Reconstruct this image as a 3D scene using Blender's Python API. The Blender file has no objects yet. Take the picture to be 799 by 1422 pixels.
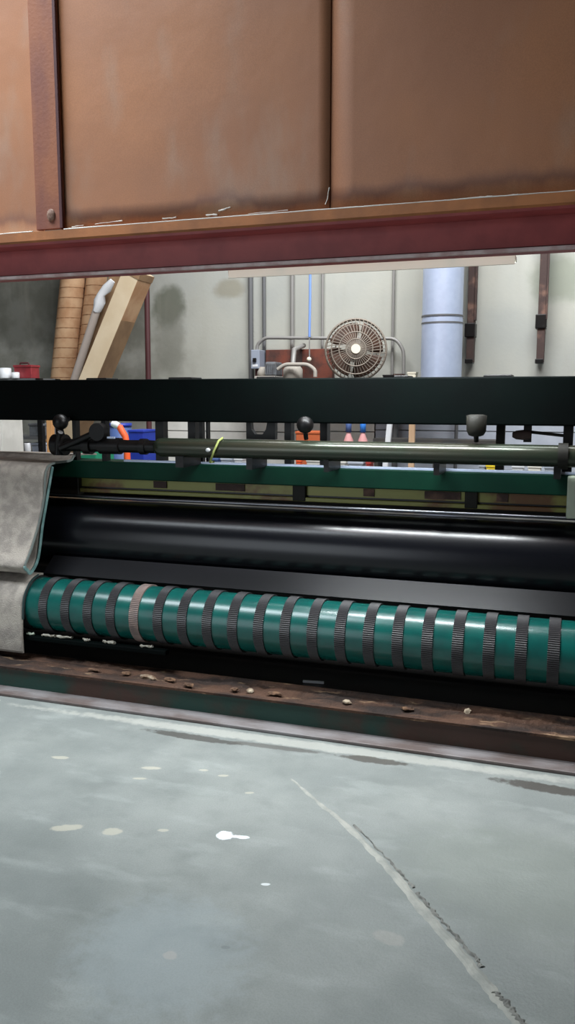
import bpy, bmesh, math, random
from mathutils import Vector, Matrix, noise as mnoise
R = random.Random(7)
PI = math.pi
S = bpy.context.scene
C = S.collection

# ------------------------------------------------------------------ camera
W_PX, H_PX, F_PX, EYE = 799, 1422, 1150.0, 1.6
PITCH, YAW = math.radians(7.97), math.radians(19)
cam = bpy.data.cameras.new('camera')
camo = bpy.data.objects.new('camera', cam); C.objects.link(camo)
cam.sensor_fit = 'VERTICAL'; cam.sensor_height = 24.0
cam.lens = 24.0 * F_PX / H_PX
cam.clip_start = 0.05
camo.location = (0, 0, EYE)
camo.rotation_euler = (PI/2 - PITCH, 0, YAW)
S.camera = camo

# ------------------------------------------------------------------ light
S.view_settings.view_transform = 'Standard'
S.view_settings.look = 'None'
S.view_settings.gamma = 1.0
S.view_settings.use_curve_mapping = False
S.view_settings.exposure = 0.0
w = bpy.data.worlds.new('overcast sky'); S.world = w
w.use_nodes = True
bg = w.node_tree.nodes['Background']
bg.inputs[0].default_value = (0.62, 0.72, 0.82, 1); bg.inputs[1].default_value = 1.0

def area(name, loc, target, sx, sy, power, col):
    l = bpy.data.lights.new(name, 'AREA'); l.shape = 'RECTANGLE'
    l.size, l.size_y, l.energy, l.color = sx, sy, power, col
    o = bpy.data.objects.new(name, l); C.objects.link(o)
    o.location = loc
    o.rotation_euler = (Vector(target) - Vector(loc)).to_track_quat('-Z', 'Y').to_euler()
    return o
fs = area('front_skylight', (-4.1, 1.95, 5.7), (-4.1, 1.95, 0), 3.4, 1.9, 300, (0.86, 0.94, 1.0))
fs.rotation_euler = (0, 0, 0); fs.data.spread = math.radians(125)
area('loading_door_daylight', (-4.8, -4.7, 2.3), (-3.4, 3.0, 1.6), 4.4, 4.2, 110, (0.9, 0.95, 1.0))
area('rear_skylight', (-0.9, 5.6, 5.6), (-0.9, 8.0, 1.2), 4.8, 1.6, 560, (0.95, 0.97, 1.0))

# ------------------------------------------------------------------ placing: a pixel of the photo plus a real depth plane gives a point
def ray(px, py):
    x = (px - 399.5)/F_PX; y = -(py - 711)/F_PX
    D = Vector((-math.sin(YAW)*math.cos(PITCH), math.cos(YAW)*math.cos(PITCH), -math.sin(PITCH)))
    Rv = Vector((math.cos(YAW), math.sin(YAW), 0))
    U = Vector((-math.sin(YAW)*math.sin(PITCH), math.cos(YAW)*math.sin(PITCH), math.cos(PITCH)))
    return D + Rv*x + U*y
def P(px, py, Y):
    d = ray(px, py); t = Y/d.y
    return Vector((d.x*t, Y, EYE + d.z*t))
def G(px, py, z=0.0):
    d = ray(px, py); t = (z - EYE)/d.z
    return Vector((d.x*t, d.y*t, z))
def PX(px, py, X):
    d = ray(px, py); t = X/d.x
    return Vector((X, d.y*t, EYE + d.z*t))

# ------------------------------------------------------------------ materials
def lin(c):
    f = lambda v: (v/255/12.92) if v <= 10.3 else ((v/255 + 0.055)/1.055)**2.4
    return (f(c[0]), f(c[1]), f(c[2]), 1)
class NT:
    def __init__(s, name):
        s.m = bpy.data.materials.new(name); s.m.use_nodes = True
        s.t = s.m.node_tree; s.b = s.t.nodes['Principled BSDF']
        g = s.t.nodes.new('ShaderNodeNewGeometry'); s.pos = g.outputs['Position']
    def n(s, kind): return s.t.nodes.new('ShaderNode' + kind)
    def l(s, a, b): s.t.links.new(a, b)
    def noise(s, scale, detail=4, vec=None, stretch=None, rough=0.55):
        v = vec or s.pos
        if stretch:
            mp = s.n('Mapping'); s.l(v, mp.inputs[0]); mp.inputs['Scale'].default_value = stretch; v = mp.outputs[0]
        t = s.n('TexNoise'); t.inputs['Scale'].default_value = scale; t.inputs['Detail'].default_value = detail
        t.inputs['Roughness'].default_value = rough
        s.l(v, t.inputs['Vector']); return t.outputs['Fac']
    def ramp(s, fac, lo, hi, a=0.0, b=1.0):
        m = s.n('MapRange'); m.interpolation_type = 'SMOOTHSTEP'
        s.l(fac, m.inputs[0])
        for i, v in enumerate((lo, hi, a, b)): m.inputs[i+1].default_value = v
        return m.outputs[0]
    def math(s, op, a, b=None):
        m = s.n('Math'); m.operation = op
        for i, v in enumerate((a, b)):
            if v is None: continue
            if hasattr(v, 'is_linked') or hasattr(v, 'node'): s.l(v, m.inputs[i])
            else: m.inputs[i].default_value = v
        return m.outputs[0]
    def mix(s, fac, a, b):
        m = s.n('Mix'); m.data_type = 'RGBA'
        if isinstance(fac, (int, float)): m.inputs[0].default_value = fac
        else: s.l(fac, m.inputs[0])
        for i, v in ((6, a), (7, b)):
            if isinstance(v, tuple): m.inputs[i].default_value = v
            else: s.l(v, m.inputs[i])
        return m.outputs[2]
    def xyz(s):
        x = s.n('SeparateXYZ'); s.l(s.pos, x.inputs[0]); return x.outputs
    def done(s, col, rough, metal=0.0, bump=None, spec=0.5, coat=0.0):
        if isinstance(col, tuple): s.b.inputs['Base Color'].default_value = col
        else: s.l(col, s.b.inputs['Base Color'])
        if isinstance(rough, (int, float)): s.b.inputs['Roughness'].default_value = rough
        else: s.l(rough, s.b.inputs['Roughness'])
        s.b.inputs['Metallic'].default_value = metal
        s.b.inputs['Specular IOR Level'].default_value = spec
        if bump:
            bn = s.n('Bump'); s.l(bump[0], bn.inputs['Height'])
            bn.inputs['Strength'].default_value = bump[1]; bn.inputs['Distance'].default_value = bump[2]
            s.l(bn.outputs[0], s.b.inputs['Normal'])
        return s.m
def mat(name, c1, rough=0.6, metal=0.0, c2=None, scale=6.0, lo=0.35, hi=0.65, bump=0.0, bscale=60, stretch=None, spec=0.5):
    n = NT(name)
    col = lin(c1)
    if c2: col = n.mix(n.ramp(n.noise(scale, stretch=stretch), lo, hi), lin(c1), lin(c2))
    b = (n.noise(bscale, 3), bump, 0.004) if bump else None
    return n.done(col, rough, metal, b, spec)

M = {}
M['black_paint'] = mat('black green paint', (2, 5, 5), 0.65, c2=(2, 8, 7), scale=3, bump=0.15, spec=0.06)
M['dark_iron'] = mat('dark iron', (9, 9, 10), 0.42, c2=(16, 13, 12), scale=14, spec=0.3)
M['olive_iron'] = mat('olive iron', (34, 33, 27), 0.6, c2=(26, 25, 21), scale=10, spec=0.25)
M['green_paint'] = mat('dark green enamel', (5, 44, 31), 0.55, c2=(4, 37, 27), scale=4, bump=0.1, spec=0.12)
M['tube_paint'] = mat('grey green tube', (48, 58, 46), 0.24, 0.4, c2=(58, 58, 48), scale=7, stretch=(0.5, 1, 1))
M['olive_guard'] = mat('oily olive guard', (132, 132, 66), 0.42, 0.1, c2=(104, 70, 38), scale=3.2, stretch=(1, 1, 1), lo=0.48, hi=0.62)
M['black_roller'] = mat('glossy black rubber roller', (8, 9, 15), 0.24, c2=(13, 14, 18), scale=5, stretch=(0.3, 1, 1), spec=0.4)
M['green_roller'] = mat('teal green roller enamel', (11, 84, 77), 0.25, c2=(14, 74, 69), scale=9)
M['feed_plate'] = mat('worn dark grey plate', (22, 22, 25), 0.38, c2=(18, 18, 20), scale=5, stretch=(0.3, 1, 1), spec=0.2)
M['bright_steel'] = mat('bright steel highlight rod', (120, 122, 128), 0.3, 0.9)
M['lamp'] = None
n_ = NT('lit fluorescent tube'); n_.b.inputs['Emission Color'].default_value = (0.9, 0.96, 1, 1); n_.b.inputs['Emission Strength'].default_value = 25.0
M['lamp'] = n_.done(lin((240, 244, 246)), 0.4)
n_ = NT('opal lamp side panel'); n_.b.inputs['Emission Color'].default_value = (1, 0.98, 0.86, 1); n_.b.inputs['Emission Strength'].default_value = 0.33
M['added_glow'] = n_.done(lin((220, 216, 202)), 0.5)  # emission added so the housing's side reads cream
M['belt'] = mat('black ribbed rubber', (40, 37, 39), 0.55, c2=(32, 30, 32), scale=20)
M['belt_pale'] = mat('worn pinkish rubber', (132, 112, 104), 0.6, c2=(110, 95, 90), scale=20)
M['oily_black'] = mat('oily black steel', (12, 12, 11), 0.4, c2=(26, 20, 15), scale=6)
M['rag'] = mat('pale lint', (175, 172, 160), 0.95, c2=(120, 112, 98), scale=40, bump=0.5)
M['crumb_pale'] = mat('pale crumbs', (160, 146, 126), 0.95, c2=(96, 74, 56), scale=24, bump=0.6)
M['debris'] = mat('rusty crumbs', (112, 84, 62), 0.95, c2=(66, 46, 34), scale=30, bump=0.6)
M['rug'] = mat('grey wool rug', (140, 133, 126), 0.97, c2=(166, 158, 148), scale=16, bump=0.9, bscale=160, spec=0.1)
M['dull_bolt'] = mat('dull scuffed bolt', (150, 122, 106), 0.7, c2=(112, 80, 66), scale=60)
M['rug_edge'] = mat('grey rug edge', (112, 120, 116), 0.95)
M['teal_edge'] = mat('teal edge binding', (118, 150, 148), 0.8, c2=(88, 122, 120), scale=20, bump=0.3)
M['teal_back'] = mat('dark teal backing', (46, 62, 62), 0.9)
M['red_steel'] = mat('red primer steel', (172, 80, 78), 0.5, c2=(156, 70, 70), scale=7, bump=0.12)
M['pale_edge'] = mat('pale lit edge', (226, 206, 204), 0.6, c2=(196, 160, 158), scale=12)
M['white_plastic'] = mat('white plastic', (216, 218, 220), 0.4)
M['strip_white'] = mat('dusty cream housing', (236, 234, 222), 0.6, c2=(222, 218, 206), scale=8)
M['galv'] = mat('galvanised sheet', (180, 192, 214), 0.36, 0.3, c2=(174, 186, 209), scale=14)
M['conduit'] = mat('dull steel conduit', (140, 138, 134), 0.5, 0.2)
M['conduit_dark'] = mat('dark steel conduit', (104, 105, 106), 0.5, 0.3)
M['blue_hose'] = mat('pale blue hose', (120, 152, 214), 0.5)
M['rust_bar'] = mat('rusted steel bar', (62, 46, 42), 0.8, c2=(120, 90, 76), scale=7, lo=0.5, hi=0.75, bump=0.4)
M['tube_card'] = mat('spiral cardboard', (194, 158, 122), 0.85, c2=(172, 130, 94), scale=5)
M['tube_seam'] = mat('darker spiral seam', (158, 118, 84), 0.9)  # seam a darker brown than the card
M['carton'] = mat('pale cardboard', (212, 194, 164), 0.85, c2=(204, 184, 152), scale=4)
M['carton_brown'] = mat('brown cardboard', (150, 120, 88), 0.85, c2=(130, 102, 74), scale=4)
M['card_grey'] = mat('grey cardboard wrap', (182, 170, 160), 0.8)
M['maroon'] = mat('maroon paint', (74, 36, 38), 0.6)
M['red_box'] = mat('red painted steel', (146, 44, 50), 0.45, c2=(120, 38, 44), scale=9)
M['rust_board'] = mat('rusty brown board', (112, 56, 40), 0.8, c2=(64, 42, 36), scale=5, bump=0.4)
M['fan_blade'] = mat('dusty brown fan blade', (100, 72, 58), 0.75, c2=(78, 62, 54), scale=9)
M['fan_wire'] = mat('dusty fan guard wire', (138, 128, 116), 0.6, 0.3)
M['cream'] = mat('cream plastic', (226, 220, 198), 0.5)
M['grey_box'] = mat('grey enclosure', (150, 158, 172), 0.5, 0.1)
M['motor_grey'] = mat('motor casting grey', (98, 102, 106), 0.6, c2=(80, 80, 82), scale=20)
M['dusty'] = mat('dusty beige housing', (158, 152, 142), 0.8)
M['white_paint'] = mat('white painted board', (214, 212, 204), 0.7, c2=(196, 194, 186), scale=4)
M['greyblue'] = mat('grey blue board', (168, 174, 184), 0.7, c2=(156, 162, 172), scale=4)
M['wood'] = mat('raw orange wood', (198, 146, 92), 0.75, c2=(174, 122, 74), scale=10, stretch=(1, 1, 0.1))
M['tan_wood'] = mat('tan wood', (200, 168, 136), 0.75, c2=(180, 148, 116), scale=10, stretch=(1, 1, 0.1))
M['blue'] = mat('blue plastic', (34, 58, 160), 0.45)
M['slate_blue'] = mat('slate blue plastic', (70, 92, 140), 0.5)
M['sky_blue'] = mat('bright blue plastic', (50, 120, 205), 0.45)
M['orange'] = mat('orange rubber', (240, 98, 50), 0.5)
M['green_bin'] = mat('green plastic', (28, 132, 98), 0.5)
M['pink'] = mat('pink liquid bottle', (206, 150, 148), 0.4)
M['orange_box'] = mat('orange brown box', (178, 88, 46), 0.75)
M['yellow'] = mat('yellow plastic', (236, 206, 44), 0.5)
M['bench'] = mat('dark bench', (44, 44, 44), 0.7, c2=(58, 54, 48), scale=6)
M['yellow_tie'] = mat('yellow green twine', (150, 160, 90), 0.8)
M['pale_green'] = mat('pale green painted plate', (186, 196, 176), 0.6, c2=(172, 182, 164), scale=8)
M['red'] = mat('red plastic', (170, 60, 54), 0.5)

def hood_mat(name, base, base2):
    n = NT(name)
    x, y, z = n.xyz()
    big = n.ramp(n.noise(0.9, 5), 0.3, 0.7)
    col = n.mix(big, lin(base), lin(base2))
    streak = n.ramp(n.noise(3.0, 4, stretch=(1.2, 1, 0.5)), 0.52, 0.75)
    col = n.mix(n.math('MULTIPLY', streak, 0.45), col, lin((172, 152, 136)))
    # tide line of old damp above the bottom edge
    wob = n.math('MULTIPLY', n.noise(5.5, 5, stretch=(1, 1, 0.02)), 0.16)
    dz = n.math('SUBTRACT', n.math('SUBTRACT', z, 2.362), wob)
    line = n.math('MULTIPLY', n.ramp(dz, -0.055, -0.02), n.ramp(dz, -0.035, 0.03, 1.0, 0.0))
    col = n.mix(n.math('MULTIPLY', line, 0.5), col, lin((104, 74, 70)))
    under = n.ramp(dz, -0.09, -0.03, 1.0, 0.0)
    col = n.mix(n.math('MULTIPLY', under, 0.5), col, lin((196, 158, 122)))
    grain = n.ramp(n.noise(260, 2), 0.3, 0.7)
    col = n.mix(n.math('MULTIPLY', grain, 0.16), col, lin((70, 48, 36)))
    return n.done(col, 0.5, 0.0, (n.noise(3.5, 3), 0.25, 0.02), 0.45)
M['hood'] = hood_mat('rust brown sheet steel', (180, 122, 84), (164, 114, 86))
M['hood_angle'] = mat('orange rust angle', (176, 112, 66), 0.6, c2=(150, 96, 58), scale=6, bump=0.2)
M['hood_post'] = mat('purple rust strap', (122, 72, 60), 0.65, c2=(150, 92, 62), scale=5, bump=0.3, stretch=(1, 1, 0.4))

def floor_mat():
    n = NT('worn concrete floor')
    x, y, z = n.xyz()
    col = n.mix(n.ramp(n.noise(1.3, 6), 0.35, 0.65), lin((112, 117, 114)), lin((130, 134, 130)))
    col = n.mix(n.math('MULTIPLY', n.ramp(n.noise(7, 5), 0.45, 0.72), 0.4), col, lin((104, 109, 106)))
    col = n.mix(n.math('MULTIPLY', n.ramp(n.noise(3.1, 5, stretch=(1, 2.5, 1)), 0.52, 0.7), 0.35), col, lin((150, 155, 151)))
    col = n.mix(n.math('MULTIPLY', n.ramp(n.noise(180, 2), 0.35, 0.7), 0.22), col, lin((88, 90, 88)))
    wob = n.noise(14, 5)
    wob2 = n.noise(38, 4)
    def blob(px0, py0, px1, py1, ry, colr, amt, edge=0.35):
        nonlocal col
        a = G(px0, py0); b = G(px1, py1)
        c = (a + b)/2; d = b - a; L = d.length/2; u = d.normalized()
        # distance in a frame turned along the mark
        sx = n.math('SUBTRACT', x, c.x); sy = n.math('SUBTRACT', y, c.y)
        al = n.math('ADD', n.math('MULTIPLY', sx, u.x/L), n.math('MULTIPLY', sy, u.y/L))
        ac = n.math('ADD', n.math('MULTIPLY', sx, -u.y/ry), n.math('MULTIPLY', sy, u.x/ry))
        rr = n.math('ADD', n.math('POWER', n.math('ABSOLUTE', al), 2.0), n.math('POWER', n.math('ABSOLUTE', ac), 2.0))
        rr = n.math('ADD', rr, n.math('MULTIPLY', n.math('SUBTRACT', wob, 0.5), 1.8))
        rr = n.math('ADD', rr, n.math('MULTIPLY', n.math('SUBTRACT', wob2, 0.5), 1.4))
        m = n.ramp(rr, 1.0 - edge, 1.0 + edge, amt, 0.0)
        col = n.mix(m, col, lin(colr))
    # pale lime strip along the machine base
    blob(60, 984, 860, 1094, 0.04, (166, 166, 158), 0.6, 0.6)
    # dark wet stains by the base
    blob(205, 1014, 330, 1033, 0.03, (66, 64, 60), 0.85)
    blob(320, 1030, 450, 1046, 0.022, (78, 76, 72), 0.75)
    blob(474, 1049, 566, 1062, 0.03, (64, 60, 54), 0.85)
    blob(690, 1083, 830, 1106, 0.04, (58, 54, 49), 0.9)
    # paint spots and scuffs
    for a in ((72, 1051, 96, 1053, .014), (197, 1066, 222, 1067, .014), (184, 1081, 204, 1081, .01), (276, 1069, 290, 1070, .009),
              (304, 1077, 318, 1077, .01), (72, 1150, 116, 1149, .022), (142, 1154, 168, 1155, .026), (218, 1153, 234, 1153, .01), (340, 1101, 352, 1101, .008)):
        blob(*a, (170, 166, 150), 0.6)
    blob(302, 1158, 324, 1162, 0.03, (214, 220, 222), 0.9, 0.25)
    blob(320, 1161, 346, 1163, 0.012, (214, 220, 222), 0.9, 0.25)
    blob(362, 1228, 376, 1228, 0.007, (210, 214, 214), 0.8)
    blob(306, 1315, 320, 1316, 0.008, (84, 86, 86), 0.7)
    blob(228, 1324, 246, 1330, 0.02, (176, 160, 148), 0.5)
    blob(520, 1295, 560, 1310, 0.03, (148, 146, 138), 0.4)
    blob(110, 1350, 330, 1300, 0.25, (140, 150, 153), 0.4, 0.9)  # broad pale area painted in where the daylight is brightest
    blob(560, 1180, 900, 1260, 0.3, (106, 112, 104), 0.5, 0.9)  # broad darker area painted in where the daylight fades
    h = n.math('ADD', n.noise(90, 3), n.math('MULTIPLY', n.noise(9, 4), 1.5))
    return n.done(col, n.ramp(n.noise(4, 4), 0.3, 0.7, 0.42, 0.62), 0, (h, 0.25, 0.004), 0.4)
M['floor'] = floor_mat()
M['filler'] = mat('pale crack filler', (150, 150, 142), 0.8, c2=(130, 132, 126), scale=14, bump=0.5)
M['crack'] = mat('rough dark crack', (92, 92, 88), 0.9, c2=(122, 122, 116), scale=30, bump=0.6)
def wall_mat():
    n = NT('old painted concrete wall')
    x, y, z = n.xyz()
    col = n.mix(n.ramp(n.noise(0.8, 5), 0.35, 0.65), lin((174, 174, 164)), lin((160, 162, 156)))
    # grey bare concrete to the left, with grime, and the light's falloff painted in
    lft = n.ramp(n.math('ADD', x, n.math('MULTIPLY', n.noise(1.6, 5), 1.6)), -4.6, -2.9, 1.0, 0.0)
    bare = n.mix(n.ramp(n.noise(3.2, 6), 0.35, 0.65), lin((118, 118, 108)), lin((150, 150, 142)))
    col = n.mix(lft, col, bare)
    def spot(px, py, rx, rz, c, amt):
        nonlocal col
        p = P(px, py, 8.4)
        a = n.math('POWER', n.math('MULTIPLY', n.math('SUBTRACT', x, p.x), 1/rx), 2.0)
        b = n.math('POWER', n.math('MULTIPLY', n.math('SUBTRACT', z, p.z), 1/rz), 2.0)
        r = n.math('ADD', n.math('ADD', a, b), n.math('MULTIPLY', n.math('SUBTRACT', n.noise(5, 5), 0.5), 1.6))
        col = n.mix(n.ramp(r, 0.3, 1.3, amt, 0.0), col, lin(c))
    spot(228, 425, 0.22, 0.25, (82, 86, 72), 0.8)
    spot(232, 470, 0.2, 0.5, (112, 112, 102), 0.6)
    spot(312, 400, 0.2, 0.12, (130, 124, 104), 0.6)
    spot(20, 430, 0.8, 0.5, (84, 84, 76), 0.6)
    spot(775, 385, 0.3, 0.25, (110, 120, 100), 0.5)
    col = n.mix(n.math('MULTIPLY', n.ramp(n.noise(2, 5, stretch=(2, 1, 0.25)), 0.5, 0.75), 0.3), col, lin((150, 146, 134)))
    return n.done(col, 0.85, 0, (n.noise(30, 4), 0.3, 0.004), 0.2)
M['wall'] = wall_mat()
M['wall_plain'] = mat('grey wall', (150, 150, 146), 0.85, c2=(138, 138, 134), scale=1.5)
M['ceiling'] = mat('dark ceiling deck', (96, 96, 96), 0.9, c2=(84, 84, 84), scale=1.5)
def ledge_mat():
    n = NT('rusty ledge')
    col = n.mix(n.ramp(n.noise(9, 6, stretch=(0.35, 1, 1)), 0.38, 0.62), lin((40, 31, 27)), lin((78, 55, 42)))
    col = n.mix(n.ramp(n.noise(16, 5, stretch=(0.3, 1, 1)), 0.58, 0.7, 0, 0.7), col, lin((156, 128, 100)))
    return n.done(col, 0.85, 0, (n.noise(40, 4), 0.8, 0.01), 0.3)
M['ledge'] = ledge_mat()
def web_mat():
    n = NT('rust mottled green web')
    col = n.mix(n.ramp(n.noise(2.6, 4, stretch=(1, 1, 1)), 0.4, 0.6), lin((22, 54, 46)), lin((60, 40, 32)))
    return n.done(col, 0.6, 0, (n.noise(40, 4), 0.3, 0.005), 0.4)
M['web'] = web_mat()
M['flange'] = mat('scuffed grey flange', (126, 122, 122), 0.55, 0.2, c2=(92, 80, 76), scale=6, stretch=(0.5, 1, 1), bump=0.3)

# ------------------------------------------------------------------ mesh helpers (world coordinates)
def BM(): return bmesh.new()
def box(bm, x0, x1, y0, y1, z0, z1, bev=0.0):
    r = bmesh.ops.create_cube(bm, size=1.0)
    vs = r['verts']
    bmesh.ops.scale(bm, vec=(abs(x1-x0), abs(y1-y0), abs(z1-z0)), verts=vs)
    bmesh.ops.translate(bm, vec=((x0+x1)/2, (y0+y1)/2, (z0+z1)/2), verts=vs)
    if bev:
        es = list({e for v in vs for e in v.link_edges})
        bmesh.ops.bevel(bm, geom=es, offset=bev, segments=2, affect='EDGES', profile=0.5)
    return bm
def frame(d):
    d = d.normalized()
    u = Vector((0, 0, 1)) if abs(d.z) < 0.9 else Vector((1, 0, 0))
    a = d.cross(u).normalized(); b = d.cross(a).normalized()
    return a, b
def tube(bm, pts, r, seg=12, cap=True, rads=None):
    pts = [Vector(p) for p in pts]
    rings = []
    for i, p in enumerate(pts):
        d = (pts[min(i+1, len(pts)-1)] - pts[max(i-1, 0)])
        a, b = frame(d)
        if rings:   # keep the frame from flipping
            a = (pa - d.normalized()*pa.dot(d.normalized())).normalized(); b = d.normalized().cross(a)
        pa = a
        rr = rads[i] if rads else r
        rings.append([bm.verts.new(p + (a*math.cos(t) + b*math.sin(t))*rr) for t in [2*PI*k/seg for k in range(seg)]])
    for i in range(len(rings)-1):
        for k in range(seg):
            f = bm.faces.new((rings[i][k], rings[i][(k+1) % seg], rings[i+1][(k+1) % seg], rings[i+1][k])); f.smooth = True
    if cap:
        # caps get vertices of their own so the long sides keep straight normals
        bm.faces.new([bm.verts.new(v.co) for v in rings[0][::-1]]); bm.faces.new([bm.verts.new(v.co) for v in rings[-1]])
    return bm
def rounded_path(pts, rad=0.1, n=5):
    pts = [Vector(p) for p in pts]; out = [pts[0]]
    for i in range(1, len(pts)-1):
        a, b, c = pts[i-1], pts[i], pts[i+1]
        r = min(rad, (a-b).length*0.45, (c-b).length*0.45)
        p0 = b + (a-b).normalized()*r; p1 = b + (c-b).normalized()*r
        for k in range(n+1):
            t = k/n; out.append(p0*(1-t)**2 + b*2*t*(1-t) + p1*t*t)
    out.append(pts[-1]); return out
def prism(bm, prof, x0, x1):
    """closed (y,z) profile pushed along X"""
    A = [bm.verts.new((x0, y, z)) for y, z in prof]; B = [bm.verts.new((x1, y, z)) for y, z in prof]
    n = len(prof)
    for i in range(n): bm.faces.new((A[i], A[(i+1) % n], B[(i+1) % n], B[i]))
    bm.faces.new(A[::-1]); bm.faces.new(B)
    bmesh.ops.recalc_face_normals(bm, faces=bm.faces[:]); return bm
def lathe_z(bm, c, prof, seg=20):
    """(r,z) profile turned about a vertical axis at c"""
    rings = []
    for r, z in prof: rings.append([bm.verts.new((c[0]+r*math.cos(2*PI*k/seg), c[1]+r*math.sin(2*PI*k/seg), c[2]+z)) for k in range(seg)])
    for i in range(len(rings)-1):
        for k in range(seg):
            f = bm.faces.new((rings[i][k], rings[i][(k+1) % seg], rings[i+1][(k+1) % seg], rings[i+1][k])); f.smooth = True
    bm.faces.new(rings[0][::-1]); bm.faces.new(rings[-1])
    bmesh.ops.recalc_face_normals(bm, faces=bm.faces[:]); return bm
def beam_between(bm, p0, p1, wx, wy, bev=0.0):
    """rectangular bar from p0 to p1; wx across in X, wy in depth"""
    p0, p1 = Vector(p0), Vector(p1); d = (p1-p0).normalized()
    yv = Vector((0, 1, 0)); xv = yv.cross(d).normalized(); yv = d.cross(xv).normalized()
    vs = []
    for p in (p0, p1):
        for sx, sy in ((-1, -1), (1, -1), (1, 1), (-1, 1)):
            vs.append(bm.verts.new(p + xv*sx*wx/2 + yv*sy*wy/2))
    for q in ((0, 1, 2, 3), (7, 6, 5, 4), (0, 4, 5, 1), (1, 5, 6, 2), (2, 6, 7, 3), (3, 7, 4, 0)):
        bm.faces.new([vs[i] for i in q])
    bmesh.ops.recalc_face_normals(bm, faces=bm.faces[:])
    if bev: bmesh.ops.bevel(bm, geom=bm.edges[:], offset=bev, segments=2, affect='EDGES', profile=0.5)
    return bm
def ball(bm, c, r, sub=2, sc=(1, 1, 1)):
    q = bmesh.ops.create_uvsphere(bm, u_segments=16, v_segments=10, radius=r)
    bmesh.ops.scale(bm, vec=sc, verts=q['verts']); bmesh.ops.translate(bm, vec=c, verts=q['verts'])
    for v in q['verts']:
        for f in v.link_faces: f.smooth = True
    return bm

# ------------------------------------------------------------------ objects
def obj(name, bm, m, parent=None, origin=None):
    """bm holds world coordinates; the mesh is stored about its parent's base (or about origin)"""
    o = parent
    base = Vector((0, 0, 0))
    if parent is not None:
        base = Vector(parent['base'])
    elif origin is not None: base = Vector(origin)
    bmesh.ops.translate(bm, vec=-base, verts=bm.verts[:])
    me = bpy.data.meshes.new(name); bm.to_mesh(me); bm.free()
    me.materials.append(M[m])
    ob = bpy.data.objects.new(name, me); C.objects.link(ob)
    ob['base'] = tuple(base)
    if parent is not None: ob.parent = parent
    else: ob.location = base
    return ob
def thing(name, label, cat, loc, group=None):
    o = bpy.data.objects.new(name, None); C.objects.link(o)
    o.location = loc; o['base'] = tuple(loc); o['label'] = label; o['category'] = cat
    o.empty_display_size = 0.1
    if group: o['group'] = group
    return o
def tag(o, label, cat, group=None):
    o['label'] = label; o['category'] = cat
    if group: o['group'] = group
    return o
def struct(name, bm, m, parent=None):
    o = obj(name, bm, m, parent)
    if parent is None: o['kind'] = 'structure'
    return o
def low(bm):
    xs = [v.co.x for v in bm.verts]; ys = [v.co.y for v in bm.verts]; zs = [v.co.z for v in bm.verts]
    return Vector(((min(xs)+max(xs))/2, (min(ys)+max(ys))/2, min(zs)))
def solo(name, bm, m, label, cat, group=None):
    return tag(obj(name, bm, m, None, low(bm)), label, cat, group)

# ================================================================== setting
XL, XR, YF, YB, ZC = -11.0, 5.0, -5.0, 8.5, 6.2
floor = struct('floor', box(BM(), XL, XR, YF, YB, -0.15, 0.0), 'floor')
struct('wall_back', box(BM(), XL, XR, YB, YB+0.25, 0, ZC), 'wall')
struct('wall_left', box(BM(), XL-0.25, XL, YF, YB, 0, ZC), 'wall_plain')
struct('wall_right', box(BM(), XR, XR+0.25, YF, YB, 0, ZC), 'wall_plain')
bm = BM()      # front wall, behind the camera, with the loading door opening
box(bm, XL, -7.0, YF-0.25, YF, 0, ZC); box(bm, -2.5, XR, YF-0.25, YF, 0, ZC); box(bm, -7.0, -2.5, YF-0.25, YF, 4.4, ZC)
struct('wall_front', bm, 'wall_plain')
struct('ceiling', box(BM(), XL, XR, YF, YB, ZC, ZC+0.2), 'ceiling')

# crack running across the slab to the camera: filler worn proud, rough broken lips
def ribbon(pts, widths, h, jit, seed):
    rr = random.Random(seed); bm = BM(); prev = None
    for i, (p, wd) in enumerate(zip(pts, widths)):
        d = (pts[min(i+1, len(pts)-1)] - pts[max(i-1, 0)]).normalized(); s = Vector((-d.y, d.x, 0))
        a = p + s*(wd/2 + rr.uniform(-jit, jit)); b = p - s*(wd/2 + rr.uniform(-jit, jit))
        row = [bm.verts.new((a.x, a.y, 0.0003)), bm.verts.new((a.x*0.7+b.x*0.3, a.y*0.7+b.y*0.3, h*rr.uniform(0.6, 1))),
               bm.verts.new((a.x*0.3+b.x*0.7, a.y*0.3+b.y*0.7, h*rr.uniform(0.6, 1))), bm.verts.new((b.x, b.y, 0.0003))]
        if prev:
            for k in range(3): bm.faces.new((prev[k], prev[k+1], row[k+1], row[k]))
        prev = row
    bmesh.ops.recalc_face_normals(bm, faces=bm.faces[:])
    if sum(f.normal.z for f in bm.faces) < 0: bmesh.ops.reverse_faces(bm, faces=bm.faces[:])
    return bm
key = [(405, 1082), (440, 1113), (478, 1143), (520, 1185), (548, 1215), (580, 1255), (606, 1286), (640, 1325), (668, 1358), (690, 1385), (712, 1410), (745, 1450)]
def path(keys, n=6, off=0.0, z=0.0):
    out = []
    for i in range(len(keys)-1):
        for k in range(n):
            t = k/n; out.append(G(keys[i][0]*(1-t)+keys[i+1][0]*t + off, keys[i][1]*(1-t)+keys[i+1][1]*t, z))
    return out
pp = path(key)
obj('crack_filler', ribbon(pp, [0.012 + 0.024*min(1, i/30) for i in range(len(pp))], 0.003, 0.004, 3), 'filler', floor)
q = path([(486, 1146), (520, 1180), (548, 1209), (572, 1236)], 9, 6)
obj('crack_lip', ribbon(q, [0.008]*len(q), 0.005, 0.005, 5), 'crack', floor)
q = path([(572, 1240), (596, 1268), (622, 1297), (652, 1330), (664, 1345)], 9, 8)
obj('crack_lip', ribbon(q, [0.012]*len(q), 0.006, 0.006, 6), 'crack', floor)
q = path([(686, 1378), (700, 1392), (716, 1412), (740, 1440)], 9, 2)
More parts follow.
